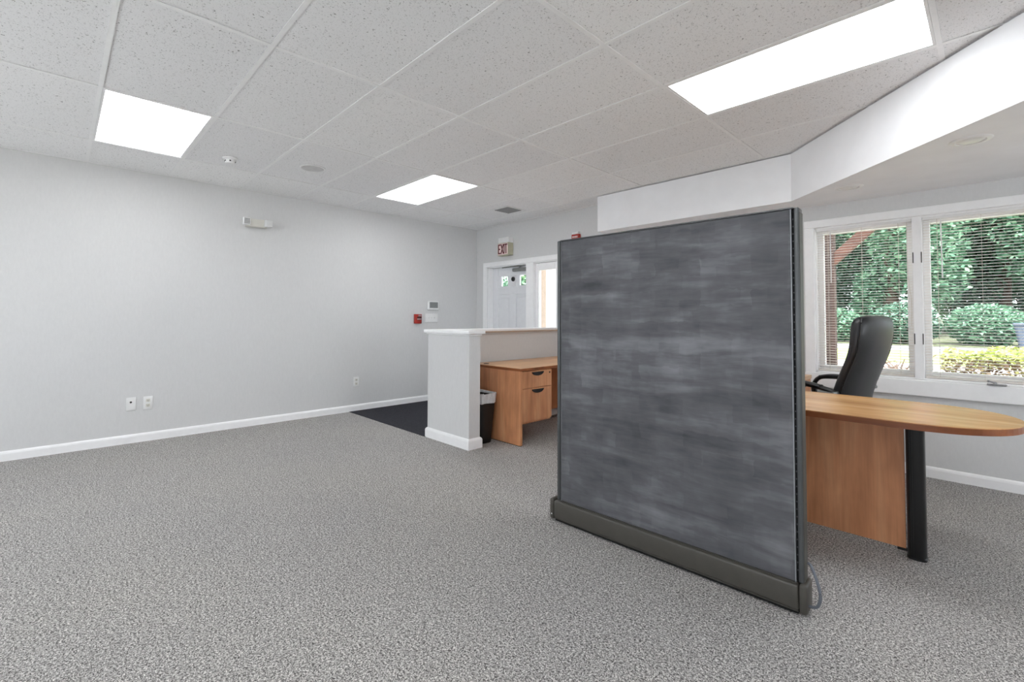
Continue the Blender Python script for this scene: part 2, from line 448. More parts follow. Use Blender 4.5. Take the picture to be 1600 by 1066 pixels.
def downlight(x, y, label):
    t = thing('downlight', label, 'light', (x, y, ZL), group='recessed round downlights')
    obj('trim_ring', lathe(B(), [(.062, -.002), (.066, -.007), (.088, -.004), (.092, 0), (.092, .004), (.06, .004)], (x, y, ZL), 32, ring=True), 'plate', t, smooth=50)
    obj('lens', lathe(B(), [(0, -.012), (.03, -.011), (.05, -.007), (.060, -.001), (.060, .003), (0, .003)], (x, y, ZL), 32), 'lens', t, smooth=50)
downlight(-.066, 3.60, 'unlit round recessed downlight nearest the right edge')
downlight(-.742, 4.243, 'unlit round recessed downlight closest to the window corner')

# ------------------------------------------------------------------ ceiling fittings
t = thing('smoke_detector', 'small white smoke detector on the ceiling beside the lit panel', 'smoke detector', (-4.73, 1.06, ZC))
obj('base', lathe(B(), [(0, .002), (.058, .002), (.058, -.008), (.050, -.016), (0, -.016)], (-4.73, 1.06, ZC), 28), 'plate', t, smooth=40)
obj('head', lathe(B(), [(.040, -.016), (.040, -.036), (.034, -.046), (0, -.048)], (-4.73, 1.06, ZC), 28), 'plate', t, smooth=40)
for a in (-1.9, -1.25, -.2, 1.3, 2.5):
    vx_, vy_ = -4.73+math.cos(a)*.037, 1.06+math.sin(a)*.037
    obj('sensor_vent', bx(vx_-.006, vx_+.006, vy_-.006, vy_+.006, ZC-.034, ZC-.024), 'black', t)

t = thing('ceiling_speaker', 'round flush ceiling speaker with grey grille', 'speaker', (-4.488, 1.69, ZC))
obj('rim', lathe(B(), [(.098, .002), (.112, .002), (.112, -.003), (.106, -.006), (.098, -.004)], (-4.488, 1.69, ZC), 36, ring=True), 'plate', t, smooth=40)
obj('grille', lathe(B(), [(0, -.004), (.06, -.0045), (.099, -.002), (.099, .002), (0, .002)], (-4.488, 1.69, ZC), 36), plain('grille_grey', (205, 204, 204), .6), t, smooth=40)

vx0, vx1, vy0, vy1 = -4.54, -4.28, 4.03, 4.29
t = thing('ceiling_vent', 'square grey louvred air diffuser in the ceiling near the door', 'vent', ((vx0+vx1)/2, (vy0+vy1)/2, ZC))
bm = B()
for q in ((vx0-.03, vx1+.03, vy0-.03, vy0), (vx0-.03, vx1+.03, vy1, vy1+.03), (vx0-.03, vx0, vy0, vy1), (vx1, vx1+.03, vy0, vy1)):
    box(bm, *q, ZC-.005, ZC+.002)
obj('frame', bm, 'plate', t)
obj('throat', bx(vx0, vx1, vy0, vy1, ZC+.0, ZC+.0015), 'black', t)
for k in range(7):
    y = vy0+.018+k*(vy1-vy0-.036)/6
    bm = prism(B(), [(y-.012, ZC-.001), (y-.010, ZC-.0005), (y+.012, ZC-.009), (y+.010, ZC-.0095)], vx0+.002, vx1-.002, axis=0)
    obj('louvre', bm, plain('louvre_grey', (140, 140, 140), .5) if k == 0 else bpy.data.materials['louvre_grey'], t)

# ------------------------------------------------------------------ entrance door unit in the back wall
DY = YB+.11                         # inner face of the door leaf
d = thing('door_1', 'white panelled entrance door with two small square panes', 'door', (-5.05, DY, 0), **ST)
lx0, lx1, lz1 = -5.5, -4.588, 1.975
bm = B()                            # leaf built as stiles, rails and recessed field
for q in ((lx0, lx0+.12, 0, lz1), (lx1-.12, lx1, 0, lz1), (-5.105, -4.985, .24, .78), (-5.105, -4.985, .94, 1.56), (-5.105, -4.985, 1.68, 1.845), (lx0+.12, lx1-.12, lz1-.13, lz1), (lx0+.12, lx1-.12, 1.56, 1.68),
          (lx0+.12, lx1-.12, .78, .94), (lx0+.12, lx1-.12, 0, .24)):
    box(bm, q[0], q[1], DY, DY+.045, q[2], q[3], .004, 1)
obj('leaf_frame', bm, 'doorwhite', d)
for (x0, x1) in ((lx0+.12, -5.105), (-4.985, lx1-.12)):
    for z0, z1 in ((.24, .78), (.94, 1.56)):
        bm = bx(x0, x1, DY+.014, DY+.03, z0, z1); box(bm, x0+.04, x1-.04, DY+.004, DY+.02, z0+.04, z1-.04, .008, 1)
        obj('door_panel', bm, 'doorwhite', d)
    pcx = (x0+x1)/2; s = .075; zc_ = 1.765
    bm = B()
    for q in ((x0, pcx-s, 1.68, 1.845), (pcx+s, x1, 1.68, 1.845), (pcx-s, pcx+s, 1.68, zc_-s), (pcx-s, pcx+s, zc_+s, 1.845)):
        box(bm, q[0], q[1], DY+.006, DY+.04, q[2], q[3])
    obj('pane_surround', bm, 'doorwhite', d)
    obj('door_pane', bx(pcx-s, pcx+s, DY+.02, DY+.026, zc_-s, zc_+s), 'glass', d)
obj('round_knocker', lathe(B(), [(0, -.02), (.024, -.02), (.034, -.014), (.036, 0), (0, 0)], (-5.045, DY, 1.79), 24, 1), 'black', d, smooth=40, label='round black viewer between the panes')
cl = obj('door_closer', bx(-5.02, -4.70, DY-.055, DY-.002, 1.895, 1.945, .012, 3), 'alu', d, smooth=40, label='grey hydraulic door closer')
bm = tube(B(), [(-4.88, DY-.03, 1.945), (-4.88, DY-.03, 1.972)], .012, 10)
box(bm, -4.90, -4.86, DY-.06, DY-.02, 1.965, 1.972)
tube(bm, [(-4.88, DY-.05, 1.97), (-5.20, DY-.085, 1.962)], .008, 6); tube(bm, [(-5.20, DY-.085, 1.962), (-4.95, DY-.012, 1.98)], .007, 6)
obj('closer_arm', bm, 'alu', cl)
bm = tube(B(), [(lx0+.07, DY, 1.0), (lx0+.07, DY-.05, 1.0)], .012, 10); tube(bm, [(lx0+.06, DY-.05, 1.0), (lx0+.19, DY-.05, 1.0)], .011, 10)
obj('door_handle', bm, 'alu', d, smooth=40)
# jambs, mullion, sidelight frame, casing
tr = thing('trim_1', 'white door casing, jambs and mullion of the entrance', 'trim', (-4.8, YB, 0), **ST)
obj('jamb', bx(DX0-.0, DX0+.004, YB-.0, YO, 0, DZ1), 'white', tr)
obj('jamb', bx(DX0, DX1, YB, YO, DZ1-.012, DZ1-.0005), 'white', tr)
obj('jamb', bx(DX1-.004, DX1, YB, YO, 0, DZ1-.012), 'white', tr)
obj('mullion', bx(-4.588, -4.512, YB-.004, YO, 0, DZ1-.013), 'white', tr)
obj('casing', bx(-5.600, -5.508, YB-.018, YB-.0005, 0, DZ1, .004, 1), 'white', tr)
obj('casing', bx(-5.600, -3.99, YB-.018, YB-.0005, DZ1+.0005, 2.062, .004, 1), 'white', tr)
obj('casing', bx(-4.658, -4.510, YB-.018, YB-.0045, 0, DZ1-.0005, .004, 1), 'white', tr)
obj('casing', bx(-4.08, -3.99, YB-.018, YB-.0005, 0, DZ1, .004, 1), 'white', tr)
sd = thing('window_3', 'narrow sidelight window beside the entrance door', 'window', (-4.3, YB+.05, .1), **ST)
bm = B(); sx0, sx1 = -4.510, -4.086
for q in ((sx0, sx0+.055, .0, DZ1-.014), (sx1-.055, sx1, .0, DZ1-.014), (sx0+.055, sx1-.055, 1.875, DZ1-.014), (sx0+.055, sx1-.055, .0, .25)):
    box(bm, q[0], q[1], YB+.03, YB+.09, q[2], q[3], .004, 1)
obj('sash', bm, 'white', sd)
obj('outer_stop', bx(sx0+.04, sx0+.052, YB+.091, YO+.03, .0, 1.93), 'tan', sd)
obj('pane', bx(sx0+.055, sx1-.055, YB+.058, YB+.063, .25, 1.875), 'glass', sd)

# ------------------------------------------------------------------ front window pair
wt = thing('trim_2', 'white window casing and sill around the double window', 'trim', (-.4, YB, .6), **ST)
obj('casing', bx(WX0-.075, WX0+.002, YB-.02, YB-.0005, .735, WZ1, .004, 1), 'white', wt)
obj('casing', bx(WX1-.002, WX1+.075, YB-.02, YB-.0005, .735, WZ1, .004, 1), 'white', wt)
obj('casing', bx(WX0-.075, WX1+.075, YB-.022, YB-.0005, WZ1, 2.072, .004, 1), 'white', wt)
obj('sill', bx(WX0-.078, WX1+.078, YB-.03, YB-.0005, .612, .735, .006, 2), 'white', wt)
obj('mullion', bx(-.430, -.372, YB-.006, YO, WZ0, WZ1, .003, 1), 'white', wt)
bm = B()
for q in ((WX0, WX0+.012, WZ0, WZ1), (WX1-.012, WX1, WZ0, WZ1), (WX0, WX1, WZ0, WZ0+.012), (WX0, WX1, WZ1-.012, WZ1)):
    box(bm, q[0], q[1], YB+.0005, YO, q[2], q[3])
obj('frame_liner', bm, 'white', wt)

def window(n, x0, x1, label, hinge_left):
    t = thing('window_%d' % n, label, 'window', ((x0+x1)/2, YB+.08, WZ0), **ST)
    y0, y1 = YB+.075, YB+.12; s = .042
    bm = B()
    for q in ((x0, x0+s, WZ0+.012, WZ1-.012), (x1-s, x1, WZ0+.012, WZ1-.012), (x0+s, x1-s, WZ0+.012, WZ0+.06), (x0+s, x1-s, WZ1-.05, WZ1-.012)):
        box(bm, q[0], q[1], y0, y1, q[2], q[3], .004, 1)
    obj('sash', bm, 'white', t)
    obj('pane', bx(x0+s, x1-s, y0+.02, y0+.026, WZ0+.06, WZ1-.05), 'glass', t)
    hx = (x1+.004) if not hinge_left else (x0-.004)
    for z in (1.05, 1.684):
        bm = bx(hx-.003, hx+.003, YB-.012, YB+.0, z-.042, z+.042, .001, 1)
        obj('hinge_clip', bm, 'black', t)
    return t
window(1, WX0+.012, -.430, 'left half of the front window with brown post beyond', False)
w2 = window(2, -.372, WX1-.012, 'right half of the front window with hedge beyond', True)
# crank operator on the sill of the right half
bm = bx(-.035, .065, YB-.045, YB-.022, .737, .747, .003, 1)
obj('crank_base', bm, 'greyplastic', w2)
bm = tube(B(), [(.005, YB-.035, .745), (.005, YB-.05, .757)], .010, 10); tube(bm, [(.005, YB-.05, .757), (-.022, YB-.055, .764)], .006, 8); lathe(bm, [(0, -.008), (.008, -.004), (.008, .004), (0, .008)], (-.026, YB-.056, .766), 10)
obj('crank_handle', bm, 'greyplastic', w2, smooth=40)

def added_window(n, side, a, b_, label):  # unseen windows added to bring more daylight into the room
    t = thing('window_%d' % n, label, 'window', ((a+b_)/2, YB+.08, WZ0) if side == 'y' else (XR+.08, (a+b_)/2, WZ0), **ST)
    def q(u0, u1, v0, v1, z0, z1, bm):
        if side == 'y': box(bm, u0, u1, YB+v0, YB+v1, z0, z1, .004, 1)
        else: box(bm, XR+v0, XR+v1, u0, u1, z0, z1, .004, 1)
    bm = B(); mid = (a+b_)/2
    for u0, u1, z0, z1 in ((a, a+.05, WZ0, WZ1), (b_-.05, b_, WZ0, WZ1), (mid-.035, mid+.035, WZ0, WZ1), (a+.05, mid-.035, WZ0, WZ0+.06), (mid+.035, b_-.05, WZ0, WZ0+.06), (a+.05, mid-.035, WZ1-.05, WZ1), (mid+.035, b_-.05, WZ1-.05, WZ1)):
        q(u0, u1, .07, .12, z0, z1, bm)
    obj('sash', bm, 'white', t)
    for u0, u1 in ((a+.05, mid-.035), (mid+.035, b_-.05)):
        bm = B(); 
        if side == 'y': box(bm, u0, u1, YB+.09, YB+.096, WZ0+.06, WZ1-.05)
        else: box(bm, XR+.09, XR+.096, u0, u1, WZ0+.06, WZ1-.05)
        obj('pane', bm, 'glass', t)
    bm = B()
    for u0, u1, z0, z1 in ((a-.075, a, .735, WZ1), (b_, b_+.075, .735, WZ1), (a-.075, b_+.075, WZ1, WZ1+.068), (a-.075, b_+.075, .612, .735)):
        q(u0, u1, *((.161, .18) if n in (6, 7) else (-.02, -.0005)), z0, z1, bm)
    obj('casing', bm, 'white', t)
added_window(4, 'y', VX0, VX1, 'added front window further right for daylight, out of view')
YBsave, YB = YB, YR-.16
added_window(6, 'y', -4.6, -2.2, 'added unseen window behind the viewpoint near the left wall')
added_window(7, 'y', -.9, 1.5, 'added unseen window behind the viewpoint in the middle of the wall')
YB = YBsave
added_window(5, 'x', RY0, RY1, 'added side window in the right wall for daylight, out of view')

def blind(x0, x1, label, wandx):
    t = thing('venetian_blind', label, 'blind', ((x0+x1)/2, YB+.03, WZ0), group='white mini blinds in the front window')
    yc = YB+.028
    obj('headrail', bx(x0, x1, yc-.016, yc+.016, 1.972, 1.997, .003, 1), 'plate', t)
    bm = B()  # slat: shallow crowned strip, 25 mm deep
    ys = np.linspace(-.0125, .0125, 5); tilt = math.radians(4)
    top = []; bot = []
    for y in ys:
        z = .0022*(1-(y/.0125)**2); yy = y*math.cos(tilt)-z*math.sin(tilt); zz = y*math.sin(tilt)+z*math.cos(tilt)
        top.append((yy, zz+.0004)); bot.append((yy, zz-.0004))
    prism(bm, top+bot[::-1], -(x1-x0)/2+.003, (x1-x0)/2-.003, axis=0)
    n = 55; first = None
    for k in range(n):
        z = 1.958-k*(1.958-.775)/(n-1)
        if first is None:
            o = obj('slat', bm, 'slat', None); first = o.data
        else:
            o = bpy.data.objects.new('slat', first); C.objects.link(o)
        o.parent = t; o.location = (0, yc-(YB+.03), z-WZ0)
    obj('bottom_rail', bx(x0+.002, x1-.002, yc-.013, yc+.013, .752, .766, .003, 1), 'slat', t)
    for fx in (.13, .5, .87):
        x = x0+(x1-x0)*fx
        bm = B()
        for dy in (-.0135, .0135): box(bm, x-.0008, x+.0008, yc+dy-.0007, yc+dy+.0007, .76, 1.975)
        obj('ladder_cord', bm, 'cordwhite', t)
    obj('tilt_wand', tube(B(), [(wandx, yc-.022, 1.972), (wandx+.001, yc-.024, 1.80), (wandx+.004, yc-.028, 1.515)], .0042, 6), 'plate', t, smooth=True)
    xx = x1-.03
    obj('lift_cord', tube(B(), curve([(xx, yc-.018, 1.972), (xx+.002, yc-.022, 1.6), (xx+.012, yc-.024, 1.44), (xx+.022, yc-.03, 1.36), (xx+.02, yc-.03, 1.15)], 5), .0014, 5), 'cordwhite', t)
blind(WX0+.014, -.433, 'white mini blind over the left half of the window', -.975)
blind(-.369, WX1-.014, 'white mini blind over the right half of the window', -.262)

# ------------------------------------------------------------------ reception half wall
hw = thing('wall_reception', 'low white half wall with end wing and ledge by the entrance', 'half wall', (-3.7, 2.76, 0), **ST)
PX0, PX1, PY0, PY1, PH = -4.027, -3.362, 2.692, 2.822, 1.045
obj('wing', bx(PX0, PX1, PY0, PY1, 0, PH), 'wall', hw)
obj('run', bx(PX0, -3.85, PY1, 4.62, 0, PH), 'wall', hw)
def ledge(x0, x1, y0, y1, name, dz=0):
    bm = bx(x0, x1, y0, y1, 1.053, 1.084+dz, .007, 2)
    return obj(name, bm, 'white', hw)
ledge(PX0-.035, PX1+.035, PY0-.035, PY1+.035, 'ledge_cap')
obj('cove_strip', bx(PX0-.014, PX1+.014, PY0-.014, PY1+.014, 1.036, 1.0528, .006, 2), 'white', hw)
obj('ledge_cap', bx(PX0-.035, -3.79, PY1+.036, 4.66, 1.060, 1.0838, .004, 1), 'white', hw)
obj('ledge_shade_strip', bx(PX0-.02, -3.80, PY1+.036, 4.65, 1.0455, 1.0598), 'tan', hw, label='tan strip painted as the warm shade under the ledge')  # tan stands for the ledge's shaded underside, warmed by wood bounce
bp = base_profile(.098, .018)
def skirt(pts_out, name):
    obj(name, pts_out, 'white', hw)
bm = B()                            # mitred baseboard round the wing: loft the profile along the outline
path = [(PX0, 3.6), (PX0, PY0), (PX1, PY0), (PX1, PY1), (-3.85, PY1)]
nrm = [(-1, 0), (-1, -1), (1, -1), (1, 1), (0, 1)]
rings = [[bm.verts.new((p[0]+n_[0]*q[0], p[1]+n_[1]*q[0], q[1])) for q in bp] for p, n_ in zip(path, nrm)]
for a, b_ in zip(rings, rings[1:]):
    for k in range(len(bp)): bm.faces.new((a[k], a[(k+1) % len(bp)], b_[(k+1) % len(bp)], b_[k]))
bm.faces.new(rings[0]); bm.faces.new(rings[-1])
obj('skirting', bm, 'white', hw)

# ------------------------------------------------------------------ reception desk
def pull(bm_list, parent, at, axis, s=1.0):
    """dark half-moon recessed pull: lip plate; axis 'x' faces +x with width along y"""
    x, y, z = at; n = 14
    pts = [(y+math.cos(PI+PI*k/n)*.082*s, z+math.sin(PI+PI*k/n)*.036*s) for k in range(n+1)]
    bm = prism(B(), pts, x, x+.012, axis=0, bev=.003)
    return obj('pull', bm, 'black', parent, label='black half-moon pull')

def pedestal(parent, xf, y0, y1, zt, zb, zsplit, deep=.5):
    c = obj('pedestal', bx(xf-deep, xf-.02, y0, y1, zb, zt), 'woodside', parent)
    for z0, z1, lock in ((zsplit+.002, zt-.004, True), (zb+.02, zsplit-.002, False)):
        dr = obj('drawer', bx(xf-.019, xf, y0+.002, y1-.002, z0, z1, .0015, 1), 'woodside', parent)
        pull(None, dr, (xf, (y0+y1)/2+.0, z1-.012), 'x')
        if lock:
            obj('lock', lathe(B(), [(0, 0), (.008, 0), (.008, .004), (0, .005)], (xf, y1-.034, z1-.03), 12, 0), 'black', dr)
    return c

ds = thing('reception_desk', 'cherry laminate desk with two drawers behind the half wall', 'desk', (-3.45, 3.7, 0))
dx0, dx1, dy0, dy1, dz = -3.842, -3.112, 3.105, 4.61, .726
top = obj('desktop', bx(dx0, dx1+.004, dy0-.004, dy1, dz-.026, dz, .002, 1), 'woodtopy', ds)
obj('edge_band', bx(dx1+.0045, dx1+.006, dy0-.004, dy1, dz-.0255, dz-.001), 'woodedge', top)
obj('edge_band', bx(dx0, dx1+.0045, dy0-.0056, dy0-.0041, dz-.0255, dz-.001), 'woodedge', top)
obj('grommet', lathe(B(), [(.020, -.001), (.028, -.001), (.030, .002), (.028, .004), (.018, .003), (0, .001), (0, -.001)], (-3.70, 3.19, dz), 20), 'black', top, smooth=40)
obj('side_panel', bx(dx0, dx1, dy0, dy0+.028, .006, dz-.0265), 'woodside', ds)
obj('side_panel', bx(dx0, dx1, dy1-.028, dy1, .006, dz-.0265), 'woodside', ds)
obj('modesty_panel', bx(dx0+.05, dx0+.07, dy0+.028, dy1-.028, .1, dz-.0265), 'woodside', ds)
obj('glide_strip', bx(dx0+.01, dx1-.004, dy0+.002, dy0+.026, 0, .006), 'black', ds)
pedestal(ds, dx1-.002, dy0+.030, 3.552, dz-.028, .196, .530)

# ------------------------------------------------------------------ wastebasket
wb = thing('wastebasket', 'black wastebasket with clear bag liner between half wall and desk', 'bin', (-3.535, 2.965, 0))
def taper(z0, z1, a0, b0, a1, b1, r=.04, n=6, cx=-3.535, cy=2.965, closed=True, th=.004):
    def ring(a, b_, z):
        out = []
        for qx, qy, s in ((1, 1, 0), (-1, 1, 1), (-1, -1, 2), (1, -1, 3)):
            for k in range(n+1):
                an = PI/2*(s+k/n)
                out.append((cx+qx*(a-r)+math.cos(an)*r, cy+qy*(b_-r)+math.sin(an)*r, z))
        return out
    bm = B(); R_ = [[bm.verts.new(p) for p in ring(*q)] for q in ((a0, b0, z0), (a1, b1, z1), (a1-th, b1-th, z1), (a0-th, b0-th, z0+th))]
    for a, b_ in zip(R_, R_[1:]):
        m_ = len(a)
        for k in range(m_): bm.faces.new((a[k], a[(k+1) % m_], b_[(k+1) % m_], b_[k]))
    bm.faces.new(R_[0]); bm.faces.new(R_[-1]); return bm
obj('body', taper(0, .455, .105, .075, .14, .105), 'black', wb, smooth=30)
bm = taper(.385, .478, .1385, .1035, .1455, .1095, th=.006)
random.seed(2)
for v in bm.verts:
    v.co += Vector((random.uniform(-.003, .003), random.uniform(-.003, .003), random.uniform(-.006, .006)))
obj('bag_liner', bm, 'liner', wb, smooth=30, label='pale plastic bag folded over the rim')

# ------------------------------------------------------------------ wall fittings
def plate(name, y, z, w_, h_, label, cat, group=None, loc_=None):
    t = thing(name, label, cat, (XL, y, z-h_/2), group=group)
    obj('cover_plate', bx(XL+.0002, XL+.007, y-w_/2, y+w_/2, z-h_/2, z+h_/2, .003, 2), 'plate', t, smooth=30)
    return t
t = plate('wall_jack', .516, .370, .074, .125, 'white wall plate with one round black socket', 'wall plate')
obj('jack', lathe(B(), [(0, 0), (.009, 0), (.009, .004), (.005, .004), (0, .002)], (XL+.007, .514, .388), 14, 0), 'black', t)
def outlet(y, z, label):
    t = plate('power_outlet', y, z, .074, .125, label, 'outlet', 'white power outlets on the left wall')
    for dz_ in (.024, -.024):
        r = obj('receptacle', bx(XL+.0072, XL+.0095, y-.017, y+.017, z+dz_-.015, z+dz_+.015, .002, 1), 'offwhite', t)
        bm = B()
        for dy_ in (-.006, .006): box(bm, XL+.0096, XL+.0101, y+dy_-.0015, y+dy_+.0015, z+dz_-.003, z+dz_+.007)
        lathe(bm, [(0, 0), (.003, 0), (.003, .0006), (0, .0006)], (XL+.0096, y, z+dz_-.008), 8, 0)
        obj('slots', bm, 'black', r)
outlet(.644, .368, 'white duplex outlet next to the wall plate with black socket')
outlet(2.764, .375, 'white duplex outlet above the baseboard near the dark carpet')

t = thing('thermostat', 'white wall thermostat with grey screen above the switch plate', 'thermostat', (XL, 3.932, 1.318))
obj('body', bx(XL+.0002, XL+.028, 3.838, 4.026, 1.318, 1.448, .008, 3), 'plate', t, smooth=30)
obj('screen', bx(XL+.0282, XL+.0292, 3.862, 4.006, 1.346, 1.432), 'screen', t)
t = plate('switch_plate', 3.912, 1.200, .215, .128, 'white triple light switch plate below the thermostat', 'light switch')
for k in (-1, 0, 1):
    y = 3.912+k*.046
    bm = prism(B(), [(XL+.007, 1.188), (XL+.019, 1.208), (XL+.017, 1.213), (XL+.007, 1.212)], y-.006, y+.006, axis=1)
    obj('toggle', bm, 'plate', t)
t = thing('fire_alarm', 'red fire alarm pull station beside the switch plate', 'fire alarm', (XL, 3.667, 1.118))
obj('body', bx(XL+.0002, XL+.042, 3.612, 3.722, 1.120, 1.254, .006, 2), 'red', t, smooth=30)
obj('top_label', bx(XL+.0422, XL+.0432, 3.664, 3.712, 1.224, 1.244), 'greyplastic', t)
obj('handle', bx(XL+.0422, XL+.056, 3.642, 3.716, 1.176, 1.190, .003, 1), 'greyplastic', t)
obj('recess', bx(XL+.0422, XL+.0435, 3.645, 3.716, 1.196, 1.217), 'black', t)
obj('key_lock', lathe(B(), [(0, 0), (.007, 0), (.007, .004), (0, .005)], (XL+.0422, 3.708, 1.135), 12, 0), 'black', t)

t = thing('emergency_light', 'white twin-head emergency light high on the left wall', 'emergency light', (XL, 1.548, 2.205))
obj('housing', bx(XL+.0002, XL+.075, 1.45, 1.665, 2.205, 2.292, .008, 2), 'offwhite', t, smooth=30)
for (y0, y1, kind) in ((1.405, 1.478, 0), (1.625, 1.70, 1)):
    h = obj('lamp_head', bx(XL+.070, XL+.118, y0, y1, 2.212, 2.290, .008, 2), 'plate', t, smooth=30)
    bm = B(); lp = obj('lens', bx(XL+.1182, XL+.121, y0+.008, y1-.008, 2.220, 2.282, .001, 1), 'lens', h)
    for a in range(4):
        zz = 2.228+a*.0155
        box(bm, XL+.1212, XL+.1222, y0+.01, y1-.01, zz-.0022, zz+.0022)
    for a in range(4):
        yy = y0+.016+a*(y1-y0-.032)/3
        box(bm, XL+.1212, XL+.1222, yy-.0018, yy+.0018, 2.222, 2.281)
    obj('lens_guard', bm, 'screen' if kind == 0 else 'plate', h)

# exit sign on the back wall
ey0 = YB-.105; ex0, ex1, ez0, ez1 = -5.165, -4.935, 2.128, 2.395
t = thing('exit_sign', 'boxy exit sign with red letters above the entrance door', 'exit sign', ((ex0+ex1)/2, YB, ez0))
obj('canopy', bx(ex0, ex1-.0, ey0+.012, YB-.0005, 2.315, ez1, .004, 1), 'plate', t)
bxs = obj('case', bx(ex0, ex1, ey0, YB-.0005, ez0, 2.314, .004, 1), plain('exit_case', (186, 182, 158), .45), t)
fc = obj('face', bx(ex0+.011, ex1-.011, ey0-.003, ey0-.0005, ez0+.011, 2.305), 'exitface', bxs)
def letter(strokes, name):
    bm = B()
    for (a, b_, c, e, wd) in strokes:
        p, q = Vector((a, c)), Vector((b_, e)); n_ = (q-p).normalized(); s_ = Vector((-n_.y, n_.x))*wd/2
        prism(bm, [tuple(p+s_), tuple(q+s_), tuple(q-s_), tuple(p-s_)], ey0-.006, ey0-.0032, axis=1)
    obj(name, bm, 'exitred', bxs)
za, zb, sw = ez0+.022, 2.294, .019; zm = (za+zb)/2
letter([(-5.139, -5.139, za, zb, sw), (-5.139, -5.096, zb-.009, zb-.009, sw), (-5.139, -5.102, zm, zm, sw), (-5.139, -5.096, za+.009, za+.009, sw)], 'letter_e')
letter([(-5.084, -5.034, za, zb, sw), (-5.084, -5.034, zb, za, sw)], 'letter_x')
letter([(-5.017, -5.017, za, zb, sw)], 'letter_i')
letter([(-4.977, -4.977, za, zb, sw), (-5.003, -4.951, zb-.009, zb-.009, sw)], 'letter_t')

t = thing('alarm_strobe', 'red fire strobe with white top on back wall above the partition', 'alarm strobe', (-3.745, YB, 2.17))
obj('body', bx(-3.805, -3.685, YB-.045, YB-.0005, 2.165, 2.285, .005, 2), 'red', t, smooth=30)
obj('strobe_lens', bx(-3.795, -3.695, YB-.05, YB-.0005, 2.2855, 2.315, .006, 2), 'plate', t, smooth=30)
bm = B()
for k in range(5): box(bm, -3.79+k*.018, -3.78+k*.018, YB-.0465, YB-.0455, 2.24, 2.262)
obj('lettering', bm, 'plate', t)

# ------------------------------------------------------------------ office partition
pt = thing('office_partition', 'free-standing dark grey office partition with smudged surface and taupe base', 'partition', (-1.876, 2.121, 0), math.radians(1.69), local=True)
LW = 1.337; PT = 1.668
obj('gap_shade', bx(.035, LW-.035, .014, .081, .003, .0205), 'matte', pt)  # black box that deepens the shade in the gap under the base
obj('raceway_lip', bx(.031, LW-.031, -.0015, .002, .020, .0235), 'taupe', pt)
obj('base_raceway', bx(.031, LW-.031, .0, .095, .021, .122, .009, 3), 'taupe', pt, smooth=30)
for x0 in (.0, LW-.030):
    e = obj('end_cap', bx(x0, x0+.030, -.002, .097, .010, .130, .012, 3), 'taupe', pt, smooth=30)
    if x0 == 0: obj('screw', lathe(B(), [(0, -.0035), (.003, -.0035), (.004, -.002), (0, -.002)], (.018, 0, .042), 10, 1), 'plate', e)
bm = B()
for x in (.06, LW-.06): lathe(bm, [(0, 0), (.022, 0), (.022, .004), (.008, .006), (.008, .03), (0, .03)], (x, .048, 0), 14)
obj('levelling_feet', bm, 'black', pt)
obj('core', bx(.068, LW-.034, .036, .066, .12, PT-.012), 'matte', pt)
for yy, nm in ((.022, 'front'), (.068, 'rear')):
    obj('fabric_panel', bx(.074, 1.290, yy, yy+.013, .126, PT-.006, .003, 2), 'slate', pt, smooth=30, label='%s fabric panel, dark and smudged' % nm)
obj('lower_rail', bx(.066, 1.296, .016, .087, .1225, .1258), 'taupe', pt)
obj('edge_strip', bx(.0715, .0736, .020, .036, .126, PT-.006), 'striplight', pt)
obj('edge_strip', bx(1.2905, 1.2945, .020, .036, .126, PT-.006), 'striplight', pt)
for x0, x1 in ((.040, .062), (1.303, 1.322)):
    obj('post', bx(x0, x1, .020, .083, .126, PT, .006, 3), 'postgrey', pt, smooth=30)
for x0, x1 in ((.0622, .0712), (1.2948, 1.3028)):
    s_ = obj('slot_strip', bx(x0, x1, .030, .074, .13, PT-.004), 'matte', pt)
    bm = B()
    for k in range(48):
        z = .17+k*.0308
        box(bm, x0+.002, x1-.002, .0285, .0299, z, z+.005)
    obj('slot_bridges', bm, 'postgrey', s_, kind='stuff')
obj('end_skin', bx(1.3222, 1.3238, .027, .080, .13, PT-.02), 'taupe', pt)
obj('top_cap', bx(.0635, 1.3025, .018, .085, PT-.0055, PT+.002, .003, 2), 'postgrey', pt, smooth=30)
cd = curve([(1.33, .06, .20), (1.345, .05, .19), (1.372, .03, .13), (1.378, .02, .09), (1.366, .02, .055), (1.334, .03, .04)], 8)
obj('power_cord', tube(B(), cd, .006, 8), 'cord', pt, smooth=True, label='grey power cord looping from the post to the base')

# ------------------------------------------------------------------ peninsula desk
pd = thing('peninsula_desk', 'honey laminate bullet-end desk on a black column leg behind the partition', 'desk', (-.286, 3.12, 0))
TZ = .736
yA, yB_ = 2.752, 3.470; ym = (yA+yB_)/2; rx, tipx = .42, .098
out = [(-1.83, yA)]
for k in range(33):
    a = -PI/2+PI*k/32
    ca, sa = math.cos(a), math.sin(a)
    e_ = .86
    out.append((tipx-rx+rx*(abs(ca)**e_), ym+(yB_-yA)/2*math.copysign(abs(sa)**.94, sa)))
out.append((-1.83, yB_))
tp = obj('desktop', prism(B(), out, TZ-.004, TZ), 'woodtop', pd)
obj('edge_band', prism(B(), [(-1.83, yA-.0)]+[(p[0], p[1]) for p in out[1:-1]]+[(-1.83, yB_)], TZ-.032, TZ-.0042), 'woodedge', tp)
obj('modesty_panel', bx(-1.80, -.330, 3.108, 3.130, .035, TZ-.0325), 'woodside', pd)
